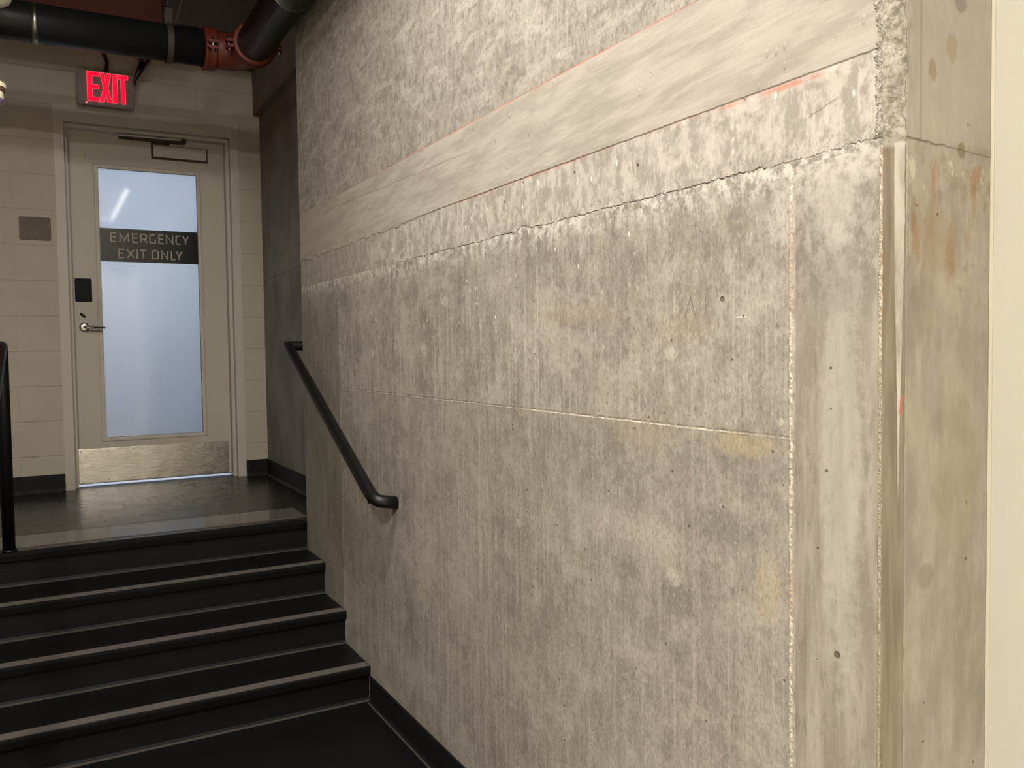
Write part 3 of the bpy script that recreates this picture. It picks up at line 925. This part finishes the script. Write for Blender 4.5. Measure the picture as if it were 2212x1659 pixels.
def sx(p): return .1092 + (p - 1040) / 485 * .2122


polys = {
    'E': [[(sx(1040), h0), (sx(1185), h0), (sx(1185), h0 + .024), (sx(1102), h0 + .024), (sx(1102), 2.338), (sx(1180), 2.338), (sx(1180), 2.361), (sx(1102), 2.361), (sx(1102), h1 - .024), (sx(1185), h1 - .024), (sx(1185), h1), (sx(1040), h1)]],
    'X': [[(sx(1188), h0), (sx(1245), h0), (sx(1262), 2.318), (sx(1282), h0), (sx(1338), h0), (sx(1290), 2.350), (sx(1330), h1), (sx(1276), h1), (sx(1263), 2.384), (sx(1250), h1), (sx(1192), h1), (sx(1235), 2.350)]],
    'I': [[(sx(1345), h0), (sx(1404), h0), (sx(1404), h1), (sx(1345), h1)]],
    'T': [[(sx(1446), h0), (sx(1500), h0), (sx(1500), h1 - .024), (sx(1535), h1 - .024), (sx(1535), h1), (sx(1410), h1), (sx(1410), h1 - .024), (sx(1446), h1 - .024)]],
}
for ch, pp in polys.items():
    l_ = slabs('letter', pp, F0, F1, M['red'], es, label='glowing red letter ' + ch)
    bm = bmesh.new()
    for p in pp: ribbon(bm, p, .0013, F0 - .0004, closed=True)
    link('letter_rim', mesh(bm), M['pink'], l_)
bm = bmesh.new(); slab(bm, circ(.1035, 2.2545, .0055, 12), -.1895, -.1878); link('test_lamp', mesh(bm), M['pink'], es)

cb_ = tube('flexible_cable', smooth_path([(.165, -.15, 2.62), (.204, -.15, 2.553), (.221, -.15, 2.515), (.216, -.15, 2.475), (.209, -.15, 2.4425)], .03, 5), .0095, M['cable'],
           label='short curved black flexible cable running into the top of the exit sign', cat='cable')
fp = [Vector((.4277, -.22, 2.5552)), Vector((.4115, -.22, 2.5177)), Vector((.3846, -.22, 2.4599)), Vector((.3631, -.22, 2.4111)), Vector((.3598, -.205, 2.384))]
ft = empty('pipe_fitting', tuple(fp[0] + (fp[0] - fp[4]).normalized() * .05), 'dark tapered fitting hanging from the pipe at the right end of the exit sign', 'fitting')
tube('nozzle', [fp[1], fp[2], fp[3], fp[4]], [.021, .017, .010, .003], M['cable'], ft)
dd = (fp[0] - fp[1]).normalized()
tube('collar', [fp[1] - dd * .002, fp[1], fp[0], fp[0] + dd * .004], [.020, .028, .030, .022], M['cable'], ft)
tube('stem', [fp[0], fp[0] + dd * .16, Vector((.50, -.16, YD * 0 + 2.80)), Vector((.50, -.16, ZC))], .009, M['cable'], ft)

# ------------------------------------------------------------------ pipe run under the ceiling
PY, PZ, PR = -1.2, 2.322, .088
pr = empty('sprinkler_pipe', (.2, PY, PZ), 'fat black pipe with orange grooved couplings turning at the ceiling above the door', 'pipe')
tube('pipe_length', [(XL + .002, PY, PZ - .008), (.612, PY, PZ)], PR, M['pipe'], pr, seg=48)
el = []
CX, CYy, RR = .672, PY - .128, .128     # elbow centre
for k in range(13):
    a = math.radians(90 - 90 * k / 12)
    el.append((CX + RR * math.cos(a), CYy + RR * math.sin(a), PZ))
tube('elbow', [(.60, PY, PZ)] + el + [(CX + RR, CYy - .05, PZ)], PR * 1.03, M['orange'], pr, seg=48)
PX = CX + RR
tube('pipe_length', [(PX, CYy - .030, PZ), (PX, -10.19, PZ + .02)], PR, M['pipe'], pr, seg=48)


def coupling(c, ax, parent):
    c, ax = Vector(c), Vector(ax)
    P_ = [c - ax * .030, c - ax * .027, c - ax * .018, c - ax * .012, c + ax * .012, c + ax * .018, c + ax * .027, c + ax * .030]
    o = tube('coupling', P_, [PR + .006, PR + .016, PR + .020, PR + .016, PR + .016, PR + .020, PR + .016, PR + .006], M['orange'], parent, seg=48)
    side = Vector((0, 0, 1)).cross(ax).normalized()
    vd = Vector((-.174, -5.7, .8)) - c
    if side.dot(vd) < 0: side = -side
    for s_ in ((side * .92 + Vector((0, 0, -.1))).normalized(), (-side)):
        p = c + s_ * (PR + .030)
        tt = ax.cross(s_).normalized()
        bm = bmesh.new()
        for sgn in (-1, 1):
            q = p + tt * .014 * sgn
            r = bmesh.ops.create_cube(bm, size=1)
            for v_ in r['verts']:
                v_.co = q + s_ * v_.co.x * .034 + tt * v_.co.y * .014 + ax * v_.co.z * .046
        bmesh.ops.bevel(bm, geom=bm.edges[:], offset=.003, segments=2, affect='EDGES')
        link('bolt_lug', mesh(bm), M['orange'], o)
        tube('bolt', [p - tt * .036 + s_ * .004, p + tt * .036 + s_ * .004], .0058, M['galv'], o, seg=10)
    return o


coupling((.612, PY, PZ), (1, 0, 0), pr)
coupling((PX, CYy - .035, PZ), (0, -1, 0), pr)
tube('steel_band', [(-.162, PY, PZ - .004), (-.138, PY, PZ - .004)], PR + .0025, M['galv'], pr, seg=48)
tube('weld_ring', [(PX, -2.085, PZ), (PX, -2.091, PZ)], PR + .004, M['galv'], pr, seg=48)
bm = bmesh.new(); rr0, rr1 = PR + .001, PR + .007
n = 40; vs = []
for k in range(n):
    a = 2 * math.pi * k / n
    vs.append([bm.verts.new((.425 + dx, PY + r_ * math.cos(a), PZ - .002 + r_ * math.sin(a))) for dx, r_ in ((-.014, rr0), (.014, rr0), (.014, rr1), (-.014, rr1))])
for k in range(n):
    a, b = vs[k], vs[(k + 1) % n]
    for i in range(4): bm.faces.new((a[i], a[(i + 1) % 4], b[(i + 1) % 4], b[i]))
hg = link('hanger', mesh(bm), M['hanger'], pr)
boxes('yoke', [(.408, .442, PY - .022, PY - .016, PZ + .085, PZ + .17), (.408, .442, PY + .016, PY + .022, PZ + .085, PZ + .17), (.408, .442, PY - .022, PY + .022, PZ + .165, PZ + .172)], M['hanger'], hg)
tube('threaded_rod', [(.425, PY, PZ + .15), (.425, PY, ZC)], .0065, M['hanger'], hg, seg=12)
tube('brace', [(.452, PY - .01, PZ + .085), (.60, PY + .02, ZC)], .006, M['hanger'], hg, seg=10)

jo = empty('steel_joist', (-.5, -.80, ZC), 'rust red steel joist under the ceiling behind the black pipe', 'beam')
boxes('web', [(XL + .002, .447, -.806, -.794, 2.53, ZC)], M['rust'], jo)
boxes('flange', [(XL + .002, .447, -.85, -.75, 2.518, 2.532), (XL + .002, .447, -.85, -.75, ZC - .014, ZC)], M['rust'], jo)

# ------------------------------------------------------------------ handrails
XH = .830
hr = empty('wall_handrail', (XH, -2.3, .55), 'black tubular handrail sloping down the concrete wall beside the stairs', 'handrail')
top = [(XW + .035, YE + .001, .826), (XW + .035, -1.705, .826), (XH, -1.705, .826), (XH, -1.762, .826), (XH, -2.862, .287), (XH + .010, -2.898, .272), (XW + .004, -2.915, .262)]
tp = smooth_path(top[:3], .03, 7)[:-1] + smooth_path(top[2:4] + top[4:], .045, 9)[0:]
tube('rail', smooth_path(top, .036, 8), .0225, M['rail'], hr, seg=24)
for y_, zo in ((-1.785, .016), (-2.845, .016)):
    z_ = .826 + (y_ + 1.762) / (-2.862 + 1.762) * (.287 - .826)
    tube('bracket_screw', [(XH, y_, z_ - .018), (XH - .002, y_, z_ - .022 - zo)], .0065, M['rail'], hr, seg=12)

XS = -.313
cr = empty('stair_handrail', (XS, -1.70, 0), 'black steel stair railing with an upright post at the left edge of the landing', 'handrail')
yb_ = -3.12
zt_ = .826 - (yb_ - -1.762) / (-2.862 + 1.762) * (.826 - .289)
pth = smooth_path([(XS, -1.70, 0.0), (XS, -1.70, .834), (XS, -1.762, .834), (XS - .05, -2.862, .297), (XS - .06, yb_, .297), (XS - .06, yb_, ZF)], .035, 8)
tube('rail', pth, .0235, M['rail'], cr, seg=24)
tube('foot_flange', [(XS, -1.70, 0), (XS, -1.70, .006)], .03, M['rail'], cr, seg=24)
tube('foot_flange', [(XS - .06, yb_, ZF), (XS - .06, yb_, ZF + .008)], .045, M['rail'], cr, seg=24)

# ------------------------------------------------------------------ lamps at the left edge
sl = empty('ceiling_spotlight', (-.305, -2.2, ZC), 'cream spotlight head hanging at the left edge, level with the exit sign', 'light fixture')
def lathe(name, prof, c, mat, parent, seg=36):
    bm = bmesh.new(); L = [[bm.verts.new((c[0] + max(r, .0004) * math.cos(2 * math.pi * k / seg), c[1] + max(r, .0004) * math.sin(2 * math.pi * k / seg), z)) for k in range(seg)] for r, z in prof]
    for a, b in zip(L[:-1], L[1:]):
        for k in range(seg): bm.faces.new((a[k], a[(k + 1) % seg], b[(k + 1) % seg], b[k]))
    return link(name, mesh(bm), mat, parent, smooth=False)
c = (-.305, -2.2)
lathe('cap', [(.0, 1.786), (.012, 1.784), (.036, 1.764), (.054, 1.752), (.0555, 1.737), (.0, 1.735)], c, M['cream'], sl)
lathe('gasket', [(.052, 1.737), (.0505, 1.728), (.046, 1.722), (.0, 1.722)], c, M['brown'], sl)
lathe('body', [(.0, 1.7235), (.0455, 1.7235), (.0465, 1.700), (.045, 1.6965), (.0, 1.6965)], c, M['cream'], sl)
lathe('lens', [(.0475, 1.697), (.047, 1.688), (.042, 1.680), (.0, 1.676)], c, M['violet'], sl)
tube('stem', [(-.305, -2.2, 1.784), (-.305, -2.2, ZC)], .009, M['cream'], sl, seg=14)
dm = empty('dome_lamp', (-.300, -1.5, ZC), 'pale round lamp shade in the top left corner in front of the pipe', 'light fixture')
lathe('shade', [(.012, 2.400), (.040, 2.390), (.066, 2.350), (.072, 2.312), (.060, 2.283), (.034, 2.266), (.0, 2.262)], (-.300, -1.5), M['cream'], dm)
tube('stem', [(-.300, -1.5, 2.395), (-.300, -1.5, ZC)], .008, M['hanger'], dm, seg=12)

# linear ceiling fitting behind the viewer (seen only as a reflection)
lf = empty('linear_light', (.3, -7.5, ZC - .02), 'long slim rectangular ceiling light behind the viewpoint', 'light fixture')
boxes('housing', [(-.30, .88, -8.95, -6.15, ZC - .022, ZC)], M['cream'], lf)
ledm = emis('led_line', (1, .94, .86, 1), 13)
boxes('led_strip', [(.845, .875, -8.9, -6.2, ZC - .028, ZC - .021), (-.28, .875, -8.93, -8.90, ZC - .028, ZC - .021)], ledm, lf)


# ------------------------------------------------------------------ light
def area(name, loc, size, power, col, target=None, sy=None, spread=math.pi):
    l = bpy.data.lights.new(name, 'AREA'); l.energy = power; l.color = col; l.size = size; l.spread = spread
    if sy: l.shape = 'RECTANGLE'; l.size_y = sy
    o = bpy.data.objects.new(name, l); COL.objects.link(o); o.location = loc
    d = (Vector(target) - Vector(loc)).normalized(); o.rotation_euler = d.to_track_quat('-Z', 'Y').to_euler(); return o


WARM = (1, .955, .92)
area('main_lamp', (-1.20, -5.85, 2.86), .5, 174, WARM, (-1.20, -5.8, 0))
area('stair_fill', (.25, -3.9, 2.86), .6, 66, WARM, (.25, -3.85, 0))  # added fill for the door, treads and far wall
area('back_wall_fill', (-.3, -8.6, 2.80), .5, 170, WARM, (.1, -10.2, .3))  # added to brighten the back wall that the kick plate reflects
area('lobby_lamp', (.35, 1.6, 1.75), 1.2, 62, (.74, .84, 1.0), (.36, 0.02, 1.5), 1.2)
l = bpy.data.lights.new('exit_glow', 'POINT'); l.energy = .1; l.color = (1, .06, .04); l.shadow_soft_size = .05
o = bpy.data.objects.new('exit_glow', l); COL.objects.link(o); o.location = (.21, -.26, 2.36)

w = bpy.data.worlds.new('w'); SC.world = w; w.use_nodes = True
w.node_tree.nodes['Background'].inputs[0].default_value = (.8, .8, 1, 1)
w.node_tree.nodes['Background'].inputs[1].default_value = .01

# ------------------------------------------------------------------ camera
Q = [-.1738, -5.6999, .7998, .5074, -.0420, -.0137, 1826.87]
cy_, sy_ = math.cos(Q[3]), math.sin(Q[3]); cp, sp = math.cos(Q[4]), math.sin(Q[4])
f = Vector((sy_ * cp, cy_ * cp, sp)); rt = Vector((cy_, -sy_, 0)); up = rt.cross(f)
c_, s_ = math.cos(Q[5]), math.sin(Q[5])
rt2 = rt * c_ + up * s_; up2 = up * c_ - rt * s_
cam = bpy.data.cameras.new('camera'); co = bpy.data.objects.new('camera', cam); COL.objects.link(co)
mt = Matrix((rt2, up2, -f)).transposed().to_4x4(); mt.translation = Vector(Q[:3]); co.matrix_world = mt
cam.sensor_fit = 'HORIZONTAL'; cam.sensor_width = 36; cam.lens = 36 * Q[6] / 2212; cam.clip_start = .02
SC.camera = co
SC.view_settings.view_transform = 'Standard'
SC.view_settings.look = 'None'
SC.view_settings.exposure = .10
SC.cycles.use_denoising = True
SC.cycles.max_bounces = 4
SC.cycles.diffuse_bounces = 2
SC.cycles.glossy_bounces = 3
SC.cycles.use_adaptive_sampling = True
SC.cycles.adaptive_threshold = .075
SC.cycles.adaptive_min_samples = 12
SC.cycles.caustics_reflective = False
SC.cycles.caustics_refractive = False
SC.cycles.sample_clamp_indirect = 4
